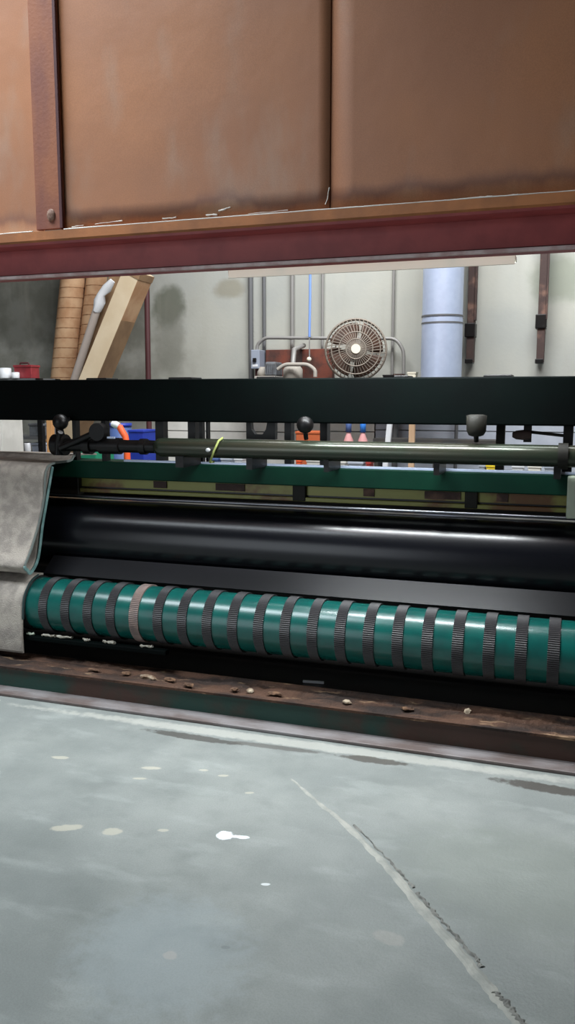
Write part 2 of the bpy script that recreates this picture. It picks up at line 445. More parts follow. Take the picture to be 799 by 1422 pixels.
obj('crack_lip', ribbon(q, [0.022]*len(q), 0.006, 0.007, 8), 'crack', floor)

# ================================================================== the rug machine
MX0, MX1 = -4.35, 0.55
mach = thing('textile_machine', 'long dark green rug machine with a glossy black roller above a banded green one', 'machine', (-1.4, 4.2, 0))
# base channel on the floor
YW = 3.655      # web plane
obj('base_flange', box(BM(), MX0, MX1, 3.545, YW, 0.0, 0.016, 0.004), 'flange', mach)
obj('base_web', box(BM(), MX0, MX1, YW, YW+0.03, 0.0, 0.118), 'web', mach)
bm = BM()       # rusty ledge, heaved and flaking
nx, ny = 260, 7
grid = []
for i in range(nx+1):
    row = []
    for j in range(ny+1):
        X = MX0 + (MX1-MX0)*i/nx; Y = YW - 0.012 + 0.235*j/ny
        h = 0.128 + (0.016*mnoise.noise(Vector((X*6, Y*22, 1))) + 0.009*mnoise.noise(Vector((X*25, Y*40, 4))) if 0 < j < ny else 0)
        if j == ny: h = 0.134
        row.append(bm.verts.new((X, Y, h)))
    grid.append(row)
for i in range(nx):
    for j in range(ny): bm.faces.new((grid[i][j], grid[i+1][j], grid[i+1][j+1], grid[i][j+1]))
    bm.faces.new((grid[i][0], bm.verts.new((grid[i][0].co.x, grid[i][0].co.y, 0.116)), bm.verts.new((grid[i+1][0].co.x, grid[i+1][0].co.y, 0.116)), grid[i+1][0]))
obj('base_ledge', bm, 'ledge', mach)
obj('oil_tray', box(BM(), MX0, MX1, 3.88, 4.95, 0.03, 0.09), 'oily_black', mach)
obj('back_plate', box(BM(), MX0, MX1, 4.95, 4.99, 0.03, 0.98), 'oily_black', mach)
obj('lint_bar', box(BM(), MX0, P(232, 880, 3.82).x, 3.80, 3.845, 0.235, 0.262, 0.005), 'black_paint', mach)
# end frames outside the picture carry rollers and beams
for xx in (MX0, MX1):
    bm = BM()
    prism(bm, [(3.75, 0), (5.0, 0), (5.0, 1.1), (4.55, 1.75), (4.15, 1.75), (4.12, 1.1), (3.75, 0.75)], xx-0.03, xx+0.03)
    obj('end_frame', bm, 'black_paint', mach)
# black beam at eye height
bm = box(BM(), MX0, MX1, 4.2, 4.42, 1.457, 1.694, 0.008)
beam = obj('black_beam', bm, 'black_paint', mach)
for a, b in ((122, 150), (236, 268), (358, 384), (672, 712), (548, 568)):
    p = P(a, 525, 4.24); q = P(b, 525, 4.24)
    obj('cover_plate', box(BM(), p.x, q.x, 4.22, 4.36, 1.69, 1.704, 0.004), 'dark_iron', beam)
# ball knobs at the lower edge
for (px, py, rr, m) in ((84, 586, 0.046, 'dark_iron'), (424, 590, 0.045, 'dark_iron')):
    c = P(px, py, 4.12)
    k = obj('ball_knob', ball(BM(), c, rr), m, mach)
    obj('knob_stem', tube(BM(), [c + Vector((0, 0.03, 0)), c + Vector((0, 0.1, 0.02))], 0.014), m, k)
    obj('knob_screw', tube(BM(), [c - Vector((0, 0, 0.03)), c - Vector((0, -0.02, 0.075))], 0.012, 10), m, k)
c = P(662, 590, 4.12)
k = obj('knob_cup', lathe_z(BM(), c, [(0.02, -0.056), (0.036, -0.05), (0.047, -0.03), (0.05, 0.045), (0.03, 0.05)]), 'olive_iron', mach)
obj('knob_stem', tube(BM(), [c + Vector((0, 0.03, 0)), c + Vector((0, 0.1, 0.02))], 0.014), 'olive_iron', k)
obj('knob_screw', tube(BM(), [c - Vector((0, 0, 0.05)), c - Vector((0, -0.02, 0.08))], 0.012, 10), 'dark_iron', k)
# long grey-green tube
TY = 4.12
x_a = P(226, 626, TY).x
cz, cr = P(400, 625, TY).z, 0.052
pts = [(x_a - 0.055*math.cos(t), TY, cz) for t in (0.0, 0.35, 0.7, 1.05, 1.35)]
rad = [cr*max(0.12, math.sin(t)) for t in (0.12, 0.35, 0.7, 1.05, 1.35)]
bm = tube(BM(), pts + [(x_a, TY, cz), (MX1, TY, cz)], cr, 28, True, rad + [cr, cr])
tb = obj('long_tube', bm, 'tube_paint', mach)
obj('tube_collar', tube(BM(), [(P(776, 620, TY).x, TY, cz), (P(790, 620, TY).x, TY, cz)], 0.062, 24), 'olive_iron', tb)
a = P(304, 612, TY-0.056); b = P(292, 642, TY-0.058)
obj('twine_tie', tube(BM(), [a + Vector((0, 0.05, 0.012)), a, (a+b)/2 + Vector((0, -0.012, 0)), b, b + Vector((0, 0.05, 0))], 0.006, 8), 'yellow_tie', tb)
obj('paper_tag', ball(BM(), P(289, 625, TY-0.058), 0.012, sc=(1.2, 0.4, 0.9)), 'white_plastic', tb)
# feet under the tube
for a, b in ((247, 258), (452, 459), (604, 612), (770, 780), (345, 353)):
    p, q = P(a, 640, 4.12).x, P(b, 640, 4.12).x
    obj('tube_foot', box(BM(), p, q, TY-0.03, 4.32, 1.212, cz-0.045), 'dark_iron', mach)
# hangers between beam and tube
for a, b in ((103, 108), (143, 149), (218, 229), (263, 273), (279, 283), (288, 291), (397, 406), (446, 456), (783, 797)):
    p, q = P(a, 598, 4.36).x, P(b, 598, 4.36).x
    obj('hanger', box(BM(), p, q, 4.34, 4.36 + min(0.04, q-p), 1.2, 1.47), 'dark_iron', mach)
p, q = P(690, 598, 4.36).x, P(702, 598, 4.36).x
obj('hanger', box(BM(), p, q, 4.34, 4.38, 1.2, 1.47), 'olive_iron', mach)
bm = BM()       # open cup bracket
x0, x1, x2, x3 = [P(v, 598, 4.36).x for v in (344, 351, 371, 384)]
prof = [(x0, 1.46), (x0, 1.36), (x3, 1.36), (x3, 1.46), (x2+0.01, 1.46), (x2, 1.415), (x2-0.02, 1.388), (x1+0.02, 1.388), (x1, 1.415), (x1-0.004, 1.46)]
va = [bm.verts.new((x, 4.34, z)) for x, z in prof]; vb = [bm.verts.new((x, 4.38, z)) for x, z in prof]
for i in range(len(prof)): bm.faces.new((va[i], va[(i+1) % len(prof)], vb[(i+1) % len(prof)], vb[i]))
bm.faces.new(va); bm.faces.new(vb[::-1]); bmesh.ops.recalc_face_normals(bm, faces=bm.faces[:])
obj('cup_bracket', bm, 'dark_iron', mach)
p, q = P(728, 598, 4.36).x, P(739, 598, 4.36).x
lv = obj('lever', box(BM(), p, q, 4.34, 4.37, 1.37, 1.47), 'dark_iron', mach)
bm = BM(); a = P(712, 604, 4.34); b = P(738, 604, 4.34)
tube(bm, [a, a + (b-a)*0.2, a + (b-a)*0.6, b], 0.02, 12, True, [0.012, 0.022, 0.026, 0.022])
obj('lever_grip', bm, 'rust_bar', lv)
obj('lever_rod', tube(BM(), [P(738, 600, 4.36), P(784, 605, 4.36)], 0.008, 8), 'olive_iron', lv)
# dark shaft and cranks at the left end of the tube
sh = obj('drive_shaft', tube(BM(), [(P(76, 622, 4.14).x, 4.14, cz), (x_a, 4.14, cz)], 0.036, 16), 'dark_iron', mach)
for a, b, r in ((76, 92, 0.062), (118, 128, 0.05), (140, 168, 0.047), (196, 204, 0.045)):
    obj('shaft_collar', tube(BM(), [(P(a, 620, 4.14).x, 4.14, cz), (P(b, 620, 4.14).x, 4.14, cz)], r, 18), 'dark_iron', sh)
c = P(134, 600, 4.07)
obj('crank_wheel', tube(BM(), [c, c + Vector((0, 0.05, 0))], 0.05, 20), 'dark_iron', sh)
obj('crank_rod', tube(BM(), [P(84, 622, 4.09), P(110, 611, 4.09), P(134, 600, 4.09)], 0.018, 10), 'dark_iron', sh)
obj('crank_rod', tube(BM(), [P(80, 632, 4.09), P(80, 612, 4.09), P(84, 600, 4.07)], 0.016, 10), 'dark_iron', sh)
obj('bright_clip', box(BM(), P(150, 607, 4.07).x, P(160, 607, 4.07).x, 4.06, 4.07, 1.365, 1.375), 'galv', sh)
# dark green beam, with a light rail along its top edge
gb = obj('green_beam', box(BM(), MX0, MX1, 4.3, 4.5, 1.110, 1.214, 0.006), 'green_paint', mach)
obj('top_rail', box(BM(), P(168, 640, 4.3).x, MX1, 4.33, 4.35, 1.211, 1.226, 0.003), 'galv', gb)
# oily guard under it, two slotted runs and a joint block
bm = BM(); box(bm, MX0, MX1, 4.375, 4.40, 1.052, 1.108)
gd = obj('guard_strip', bm, 'olive_guard', mach)
obj('guard_lip', box(BM(), MX0, MX1, 4.355, 4.40, 1.018, 1.042, 0.004), 'olive_guard', gd)
obj('guard_lip', box(BM(), MX0, MX1, 4.385, 4.40, 1.040, 1.055), 'oily_black', gd)
for px in (416, 655):
    a, b = P(px-9, 690, 4.36).x, P(px+9, 690, 4.36).x
    obj('joint_block', box(BM(), a, b, 4.35, 4.40, 1.02, 1.112, 0.005), 'olive_iron', gd)
for a, b in ((590, 640), (300, 340), (214, 232), (690, 706), (505, 520)):
    obj('dark_slot', box(BM(), P(a, 690, 4.37).x, P(b, 690, 4.37).x, 4.366, 4.378, 1.060, 1.100), 'rust_bar', gd)
obj('guard_end', box(BM(), P(60, 680, 4.36).x, P(112, 680, 4.36).x, 4.34, 4.40, 1.0, 1.112, 0.006), 'oily_black', gd)
# big black roller
def roller(c_y, c_z, r, seg, x0, x1):
    return tube(BM(), [(x0, c_y, c_z), (x1, c_y, c_z)], r, seg)
obj('black_roller', roller(4.352, 0.760, 0.22, 128, MX0, MX1), 'black_roller', mach)
obj('feed_plate', prism(BM(), [(4.03, 0.572), (4.14, 0.660), (4.147, 0.654), (4.037, 0.566)], P(66, 800, 4.07).x, MX1), 'feed_plate', mach)
obj('highlight_rod', tube(BM(), [(MX0, 4.336, 0.994), (MX1, 4.336, 0.994)], 0.0085, 12), 'bright_steel', mach)  # rod added to draw the bright highlight line above the roller
# green roller with ribbed rubber bands
GY, GZ, GR = 3.95, 0.416, 0.15
gr = obj('green_roller', roller(GY, GZ, GR, 72, MX0, MX1), 'green_roller', mach)
def band_bm(w2=0.026, r0=0.149, r1=0.1585, teeth=96):
    bm = BM(); rings = []
    for sx, rr in ((-w2, r0), (-w2, r1), (w2, r1), (w2, r0)):
        ring = []
        for k in range(teeth*2):
            t = 2*PI*k/(teeth*2)
            r = rr - (0.0032 if (k % 2 and rr == r1) else 0)
            ring.append(bm.verts.new((sx, math.cos(t)*r, math.sin(t)*r)))
        rings.append(ring)
    for i in range(3):
        for k in range(teeth*2):
            bm.faces.new((rings[i][k], rings[i][(k+1) % (teeth*2)], rings[i+1][(k+1) % (teeth*2)], rings[i+1][k]))
    bmesh.ops.recalc_face_normals(bm, faces=bm.faces[:]); return bm
me = bpy.data.meshes.new('ribbed_band'); b_ = band_bm(); b_.to_mesh(me); b_.free(); me.materials.append(M['belt'])
me2 = me.copy(); me2.materials.clear(); me2.materials.append(M['belt_pale'])
base = Vector(mach['base'])
for i in range(-2, 23):
    o = bpy.data.objects.new('ribbed_band', me2 if i == 4 else me); C.objects.link(o)
    o.parent = gr; o.location = Vector((-2.75 + 0.1426*i, GY, GZ)) - base
    if i == 4: o['label'] = 'worn pinkish band'
# lint caught on the bar under the green roller
for i, (px0, px1, py) in enumerate(((32, 43, 862), (54, 72, 865), (70, 95, 869), (110, 121, 871), (139, 152, 874), (146, 156, 872), (192, 208, 880))):
    a, b = P(px0, py, 3.79), P(px1, py, 3.79); bm = BM(); n = 7
    pts = [Vector((a.x + (b.x-a.x)*k/n, 3.82 + R.uniform(-0.01, 0.006), 0.2715 + R.uniform(-0.002, 0.004))) for k in range(n+1)]
    tube(bm, pts, 0.008, 8, True, [R.uniform(0.004, 0.009) for _ in pts])
    solo('lint_scrap', bm, 'rag' if i else 'pale_green', ['pale green scrap on the bar under the roller beside the rug', 'whitish lint scrap under the first green roller band', 'long white lint scrap under the second roller band', 'pale lint scrap under the third dark roller band', 'grey lint scrap lying under the fourth roller band', 'small pale lint tuft just above the grey scrap under the fourth band', 'thin pale lint scrap under the worn pinkish band'][i], 'lint')
# pale plate fixed at the right end
a = P(789, 660, 4.24)
obj('pale_plate', box(BM(), a.x, a.x+0.16, 4.24, 4.31, 1.005, 1.212, 0.008), 'pale_green', mach)

# crumbs on the rusty ledge
cr_lab = [('rust brown', 'left stretch'), ]
spots = [(176, 934, .030, .010, 'dark flake on the rusty ledge under the pinkish band'), (206, 940, .045, .016, 'largest pale crumb on the rusty ledge left of centre'),
         (236, 943, .035, .013, 'crumbling rust lump on the ledge beside the largest pale crumb'), (262, 950, .030, .010, 'flat rusty crumb on the ledge left of the white pair'),
         (326, 956, .018, .010, 'orange crumb on the ledge just left of a white crumb'), (348, 959, .022, .014, 'white crumb on the rusty ledge below the black roller highlight'),
         (382, 962, .040, .010, 'long brown flake on the ledge right of the white crumb'), (482, 974, .022, .013, 'pale crumb on the rusty ledge right of the white stick'),
         (650, 987, .020, .014, 'small pale cone of dirt at the back of the ledge'), (566, 983, .030, .008, 'brown flake on the ledge in the right half'),
         (130, 929, .040, .008, 'thin brown flake at the far left of the ledge')]
for i, (px, py, L, h, lab) in enumerate(spots):
    p = G(px, py, 0.142); p.y = min(max(p.y, YW+0.02), YW+0.19)
    bm = BM(); bmesh.ops.create_icosphere(bm, subdivisions=2, radius=1)
    for v in bm.verts:
        k = 1 + 0.4*mnoise.noise(v.co*1.7 + Vector((i*7, 0, 0)))
        v.co = Vector((p.x + v.co.x*L*k, p.y + v.co.y*0.018*k, 0.138 + max(-0.3, v.co.z)*h*k))
    solo('debris_crumb', bm, 'crumb_pale' if lab.startswith(('white', 'largest pale', 'pale', 'small pale')) else 'debris', lab, 'debris')
a, b = G(421, 946, 0.098), G(450, 948, 0.098)
solo('white_stick', beam_between(BM(), a, b, 0.012, 0.012), 'white_plastic', 'short white stick lying in the black tray behind the ledge', 'stick')
a, b = G(722, 992, 0.096), G(757, 996, 0.096)
solo('brown_stick', beam_between(BM(), a, b, 0.010, 0.014), 'tan_wood', 'dim brown sliver lying in the dark tray at right', 'stick')

# ================================================================== rugs
def sheet(profile, x0, x1, nx, amp, seed, thick=0.011, uvs=1):
    """open (y,z) profile swept along X into a slab of cloth"""
    bm = BM(); A = []; B = []
    pr = [Vector((0, y, z)) for y, z in profile]
    for j, p in enumerate(pr):
        d = (pr[min(j+1, len(pr)-1)] - pr[max(j-1, 0)]).normalized(); nrm = Vector((0, -d.z, d.y))
        ra, rb = [], []
        for i in range(nx+1):
            X = x0 + (x1-x0)*i/nx
            k = amp*mnoise.noise(Vector((X*3.1, p.y*3, p.z*3.1 + seed)))
            q = Vector((X, p.y, p.z)) + nrm*k
            ra.append(bm.verts.new(q + nrm*thick/2)); rb.append(bm.verts.new(q - nrm*thick/2))
        A.append(ra); B.append(rb)
    nj = len(pr)
    for j in range(nj-1):
        for i in range(nx):
            for T, fl in ((A, 0), (B, 1)):
                f = bm.faces.new((T[j][i], T[j][i+1], T[j+1][i+1], T[j+1][i])); f.smooth = True
        for i in (0, nx): bm.faces.new((A[j][i], A[j+1][i], B[j+1][i], B[j][i]))
    for j in (0, nj-1):
        for i in range(nx): bm.faces.new((A[j][i], A[j][i+1], B[j][i+1], B[j][i]))
    bmesh.ops.recalc_face_normals(bm, faces=bm.faces[:])
    return bm
def smooth(pts, n=6):
    out = []
    for i in range(len(pts)-1):
        p0, p1, p2, p3 = [Vector(pts[max(0, min(len(pts)-1, k))]) for k in (i-1, i, i+1, i+2)]
        for k in range(n):
            t = k/n
            out.append(tuple(0.5*((2*p1) + (p2-p0)*t + (2*p0-5*p1+4*p2-p3)*t*t + (3*p1-p0-3*p2+p3)*t**3)))
    out.append(tuple(pts[-1])); return out
XE = -2.86
def yz(px, py, X=XE):
    p = PX(px, py, X); return (p.y, p.z)
fr = [yz(66, 648), yz(61, 690), yz(54, 725), yz(43, 762), yz(34, 786)]
bk = [yz(42, 795), yz(52, 775), yz(58, 730), yz(63, 700), yz(69, 665), yz(72, 648)]
prof = smooth([(4.58, 1.235), (4.44, 1.245), (4.33, 1.243), (4.275, 1.215)] + [fr[0], fr[1], fr[2], fr[3], fr[4], (fr[4][0]+0.02, fr[4][1]-0.028), bk[0]] + bk[1:] , 5)
RUGX = -3.7
ru = thing('rug', 'grey wool rug folded over the green beam at left, the upper hanging piece', 'rug', (-3.3, 4.1, fr[4][1]-0.03))
obj('pile', sheet(prof, RUGX, XE, 40, 0.006, 2.0), 'rug', ru)
obj('edge_binding', sheet(prof[40:], XE, XE+0.008, 1, 0.0, 2.0, 0.018), 'teal_edge', ru)
obj('front_edge', sheet(prof[8:41], XE, XE+0.006, 1, 0.0, 2.0, 0.013), 'rug_edge', ru)
obj('backing', sheet([(y+0.0095, z) for y, z in prof[23:44]], XE-0.3, XE-0.002, 4, 0.0, 2.0, 0.004), 'teal_back', ru)
# lower rug over the green roller
XE2 = P(33, 850, 3.79).x
arc = [(GY + 0.168*math.sin(math.radians(a))*-1, GZ + 0.168*math.cos(math.radians(a))) for a in (-12, 5, 25, 45, 65, 85)]
bot = P(28, 908, 3.78)
prof2 = smooth(arc + [(3.776, 0.34), (3.772, 0.25), (3.775, bot.z+0.01)], 4)
r2 = thing('rug', 'grey wool rug hanging over the left end of the green roller, the lower piece', 'rug', (-3.3, 3.8, bot.z))
obj('pile', sheet(prof2, RUGX, XE2, 40, 0.004, 6.0), 'rug', r2)
obj('edge_binding', sheet(prof2[4:24], XE2, XE2+0.005, 1, 0.0, 6.0, 0.013), 'teal_back', r2)

# ================================================================== overhead sheet-steel hood on a red beam
HY = 3.40
hood = thing('steel_hood', 'overhead rust brown sheet steel hood above the red beam', 'hood', (-1.3, HY, 2.345))
x_post0, x_post1 = P(49, 200, HY).x, P(86, 200, HY).x
x_seam = P(459, 150, HY).x
HX0, HX1, HZ = -4.6, 1.3, 4.3
obj('sheet_panel', box(BM(), HX0, x_post0+0.02, HY+0.012, HY+0.02, 2.352, HZ), 'hood', hood)
def plate(x0, x1, y, thk, z0, z1, seed, amp=0.006):
    bm = BM(); n, mz = 24, 20; A, B = [], []
    for j in range(mz+1):
        ra, rb = [], []
        for i in range(n+1):
            X = x0+(x1-x0)*i/n; Z = z0+(z1-z0)*j/mz
            e = min(i, n-i, j, mz-j, 4)/4
            k = amp*e*mnoise.noise(Vector((X*1.6, seed, Z*1.6)))
            ra.append(bm.verts.new((X, y+k, Z))); rb.append(bm.verts.new((X, y+thk+k, Z)))
        A.append(ra); B.append(rb)
    for j in range(mz):
        for i in range(n):
            for T in (A, B):
                f = bm.faces.new((T[j][i], T[j][i+1], T[j+1][i+1], T[j+1][i])); f.smooth = True
        for i in (0, n): bm.faces.new((A[j][i], A[j+1][i], B[j+1][i], B[j][i]))
    for j in (0, mz):
        for i in range(n): bm.faces.new((A[j][i], A[j][i+1], B[j][i+1], B[j][i]))
    bmesh.ops.recalc_face_normals(bm, faces=bm.faces[:]); return bm
obj('sheet_panel', plate(x_post1-0.02, x_seam-0.002, HY+0.003, 0.008, 2.352, HZ, 1.0, 0.006), 'hood', hood)
obj('sheet_panel', plate(x_seam+0.002, HX1, HY+0.009, 0.008, 2.352, HZ, 5.0, 0.006), 'hood', hood)
obj('seam_strip', box(BM(), x_seam-0.03, x_seam+0.03, HY+0.019, HY+0.026, 2.352, HZ), 'hood_post', hood)
# vertical strap with a raised weld lip along its right edge and a bolt at the foot
st = obj('corner_strap', box(BM(), x_post0, x_post1, HY-0.018, HY+0.004, 2.36, HZ, 0.003), 'hood_post', hood)
obj('strap_lip', box(BM(), x_post1-0.012, x_post1+0.004, HY-0.024, HY-0.01, 2.36, HZ, 0.002), 'maroon', st)
c = P(71, 299, HY-0.02)
obj('strap_bolt', ball(BM(), c, 0.022, sc=(1, 0.5, 1.3)), 'dull_bolt', st)
# angle iron under the sheets
an = obj('bottom_angle', prism(BM(), [(HY-0.035, 2.312), (HY-0.035, 2.35), (HY+0.05, 2.352), (HY+0.05, 2.305), (HY-0.02, 2.305)], HX0, HX1), 'hood_angle', hood)
# chipped white paint line where the sheets meet the angle
for xa_, xb_ in ((HX0, x_post0-0.01), (x_post1+0.015, HX1)):
    n_seg = int((xb_-xa_)/0.06); ll = []; rr_ = []
    for k in range(n_seg+1):
        xx = xa_+(xb_-xa_)*k/n_seg
        ll.append(Vector((xx, HY-0.031, 2.352 + 0.0015*mnoise.noise(Vector((xx*9, 3, 0)))))); rr_.append(0.0022 + 0.0022*(mnoise.noise(Vector((xx*4, 0, 0)))+0.6))
    obj('chipped_paint_line', tube(BM(), ll, 0.004, 6, True, rr_), 'white_paint', hood)
# flaked white paint along the edge
for px0, px1, py0, py1, h in ((100, 116, 314, 312, .007), (132, 170, 310, 306, .006), (226, 245, 303, 301, .008), (286, 302, 298, 297, .010), (304, 320, 292, 287, .010), (452, 458, 284, 260, .006), (628, 650, 277, 275, .010), (664, 684, 273, 271, .008), (700, 720, 271, 269, .007), (345, 400, 296, 291, .005)):
    a, b = P(px0, py0, HY-0.006), P(px1, py1, HY-0.006); bm = BM()
    if abs(b.x-a.x) < 0.05: ll = [a, (a*2+b)/3 + Vector((0.004, 0, 0)), (a+b*2)/3, b]
    else:
        ll = [a + (b-a)*(k/6) + Vector((0, 0, R.uniform(-.001, .002) - 0.004)) for k in range(7)]
    tube(bm, ll, h/2, 6, True, [h/2*R.uniform(.4, 1.1) for _ in ll])
    obj('paint_flake', bm, 'white_paint', hood)
# red channel beam on columns outside the picture
rb = thing('steel_beam', 'dark red painted steel channel beam spanning above the machine', 'beam', (-1.4, 3.5, 0))
bx0, bx1 = -3.9, 0.9
wb = obj('beam_web', box(BM(), bx0, bx1, 3.49, 3.51, 2.172, 2.312), 'red_steel', rb)
obj('beam_flange', box(BM(), bx0, bx1, 3.49, 3.60, 2.168, 2.182), 'red_steel', rb)
obj('beam_flange', box(BM(), bx0, bx1, HY-0.02, 3.60, 2.294, 2.306), 'red_steel', rb)
obj('pale_lit_toe', box(BM(), bx0, bx1, 3.462, 3.492, 2.161, 2.175, 0.003), 'pale_edge', rb)  # toe coloured pale for the light catching the flange edge
for xx in (bx0+0.05, bx1-0.05):
    obj('beam_column', box(BM(), xx-0.05, xx+0.05, 3.5, 3.6, 0, 2.17), 'red_steel', rb)
# strip lamp over the machine: cream gear tray, two lit tubes facing down
LY = 3.8
a, b = P(315, 379, LY-0.06), P(715, 357, LY-0.06)
lz = (a.z+b.z)/2
sl = thing('strip_light', 'long cream strip light over the machine just under the red beam', 'light', ((a.x+b.x)/2, LY, lz-0.014))
bm = BM()
prism(bm, [(LY-0.035, lz-0.024), (LY-0.035, lz+0.014), (LY+0.035, lz+0.014), (LY+0.035, lz-0.007), (LY+0.032, lz-0.007), (LY+0.032, lz+0.010), (LY-0.032, lz+0.010), (LY-0.032, lz-0.024)], a.x, b.x)
obj('housing', bm, 'strip_white', sl)
obj('added_glow_side', box(BM(), a.x, b.x, LY-0.038, LY-0.0352, lz-0.022, lz+0.013), 'added_glow', sl)  # glowing strip added to brighten the near side of the housing
for xx in (a.x, b.x): obj('end_plate', box(BM(), xx-0.003, xx+0.003, LY-0.035, LY+0.035, lz-0.005, lz+0.013), 'strip_white', sl)
obj('lamp_tube', tube(BM(), [(a.x+0.1, LY, lz+0.002), (b.x-0.1, LY, lz+0.002)], 0.008, 10), 'lamp', sl)
for t in (0.2, 0.8):
    xx = a.x+(b.x-a.x)*t
    obj('bracket', box(BM(), xx-0.015, xx+0.015, 3.58, LY+0.02, lz+0.014, lz+0.022), 'dark_iron', sl)
l_ = area('strip_lamp_light', ((a.x+b.x)/2, LY, lz-0.003), ((a.x+b.x)/2, LY, 0), b.x-a.x-0.08, 0.05, 62, (0.92, 0.97, 1.0))
l_.rotation_euler = (0, 0, 0)

# ================================================================== back of the shop
YBK = YB
def upright(name, px, py, Y, r, z0, z1, m, label, cat, lean=0.0, group=None):
    p = P(px, py, Y)
    return solo(name, tube(BM(), [(p.x, Y, z0), (p.x+lean, Y, z1)], r, 14), m, label, cat, group)
# conduits on the wall
for px, r, m, lab in ((348.5, 0.027, 'conduit_dark', 'thickest dark wall conduit, left of the grey switch box'), (367, 0.019, 'conduit_dark', 'thin dark wall conduit just right of the grey switch box'),
                      (406, 0.021, 'conduit', 'grey wall conduit dropping to the dusty motor'), (448, 0.014, 'conduit', 'thin grey wall conduit left of the fan'), (546, 0.014, 'conduit', 'thin grey wall conduit right of the fan')):
    upright('wall_conduit', px, 450, YB-0.04, r, 1.0 if px < 390 else 1.2, ZC, m, lab, 'pipe')
for xx in ():
    pass
p0 = P(431, 378, 8.3)
solo('blue_hose', tube(BM(), [(p0.x, 8.3, ZC), (p0.x, 8.3, 2.6), (P(430, 468, 8.3).x, 8.3, P(430, 468, 8.3).z)], 0.013, 10), 'blue_hose', 'pale blue air hose hanging in front of the back wall', 'hose')
z_c = P(430, 500, 8.3).z
t = thing('pull_chain', 'thin hanging cord with a round cream pull, below the blue hose', 'cord', (p0.x, 8.3, z_c-0.02))
obj('cord', tube(BM(), [P(430, 468, 8.3), P(430, 498, 8.3)], 0.007, 8), 'conduit', t); obj('pull', ball(BM(), P(429.5, 499, 8.3), 0.025), 'cream', t)
# looped conduit behind the fan
q = rounded_path([P(357, 486, 8.36), P(358, 478, 8.36), P(368, 469, 8.36), P(550, 470, 8.36), P(561, 486, 8.36), P(561, 540, 8.36)], 0.16)
solo('conduit_loop', tube(BM(), q, 0.018, 10), 'conduit', 'long grey conduit loop running behind the fan', 'pipe')
# switch box
a, b = P(350, 486, 8.3), P(362, 512, 8.3)
t = thing('switch_box', 'small grey switch box on the wall between two dark conduits', 'switch box', (a.x, 8.3, b.z))
obj('box_body', box(BM(), a.x, b.x, 8.27, 8.45, b.z, a.z, 0.006), 'grey_box', t)
obj('switch_handle', box(BM(), (a.x+b.x)/2-0.02, (a.x+b.x)/2+0.015, 8.245, 8.272, b.z+0.07, b.z+0.11, 0.003), 'dark_iron', t)
obj('warning_label', box(BM(), (a.x+b.x)/2-0.03, (a.x+b.x)/2+0.03, 8.266, 8.271, b.z+0.02, b.z+0.045), 'white_plastic', t)
obj('cable_gland', tube(BM(), [((a.x+b.x)/2, 8.35, b.z+0.004), ((a.x+b.x)/2, 8.35, b.z-0.14)], 0.03, 12), 'maroon', t)
# rusty board
a, b = P(370, 486, 8.42), P(462, 545, 8.42)
t = thing('mounting_board', 'rusty brown mounting board on the wall behind the motor and fan', 'board', ((a.x+b.x)/2, 8.42, b.z))
obj('board_face', box(BM(), a.x, b.x, 8.40, 8.5, b.z, a.z, 0.006), 'rust_board', t)
obj('batten', box(BM(), P(404, 500, 8.4).x, P(420, 500, 8.4).x, 8.385, 8.41, b.z, a.z, 0.004), 'rust_bar', t)
# wall shelf that carries motor and pots, hidden mostly behind the black beam
zs = P(400, 526, 8.2).z
sh_ = thing('wall_shelf', 'dark wall shelf behind the black beam carrying the motor, with a front lip', 'shelf', (-2.4, 8.2, zs-0.05))
x0s, x1s = P(340, 526, 8.2).x, P(582, 526, 8.2).x
obj('shelf_board', box(BM(), x0s, x1s, 7.9, 8.5, zs-0.05, zs-0.01), 'bench', sh_)
for px in (352, 470, 572):
    xx = P(px, 540, 8.4).x
    obj('shelf_bracket', beam_between(BM(), (xx, 8.46, zs-0.34), (xx, 8.0, zs-0.05), 0.03, 0.03), 'dark_iron', sh_)
zt = zs - 0.01
a, b = P(372, 503, 8.1), P(388, 523, 8.1)
t = thing('electric_motor', 'grey electric motor with a pale skirt left of the conduit', 'motor', ((a.x+b.x)/2, 8.1, zt))
obj('motor_body', box(BM(), a.x, b.x, 8.0, 8.22, zt+0.03, a.z, 0.02), 'motor_grey', t)
for k in range(5):
    xx = a.x + (b.x-a.x)*(0.14+0.18*k)
    obj('cooling_fin', box(BM(), xx-0.006, xx+0.006, 7.99, 8.004, zt+0.05, a.z-0.03), 'motor_grey', t)
obj('motor_base', box(BM(), a.x-0.1, b.x, 7.97, 8.25, zt, zt+0.035, 0.006), 'dusty', t)
obj('side_cover', lathe_z(BM(), (a.x-0.055, 8.1, zt+0.03), [(0.06, 0), (0.055, 0.05), (0.03, 0.1)]), 'dusty', t)
q = rounded_path([P(386, 513, 7.93), P(396, 506, 7.93), P(428, 506, 7.93), P(438, 514, 7.93), Vector((P(438, 520, 7.93).x, 7.93, zs+0.01))], 0.12)
solo('hose_loop', tube(BM(), q, 0.02, 10), 'dusty', 'short dusty curved hose over the motor', 'hose')
c = P(407, 522, 8.08)
t = thing('dusty_pump', 'dusty beige round pump housing under the grey conduit', 'pump', (c.x, 8.08, zt))
obj('housing', lathe_z(BM(), (c.x, 8.08, zt), [(0.09, 0), (0.1, 0.02), (0.1, 0.10), (0.07, 0.14), (0.03, 0.155)]), 'dusty', t)
obj('pipe_neck', tube(BM(), [(c.x, 8.08, zt+0.15), (c.x, 8.12, zt+0.3), (c.x, 8.44, zt+0.36)], 0.025, 10), 'conduit', t)
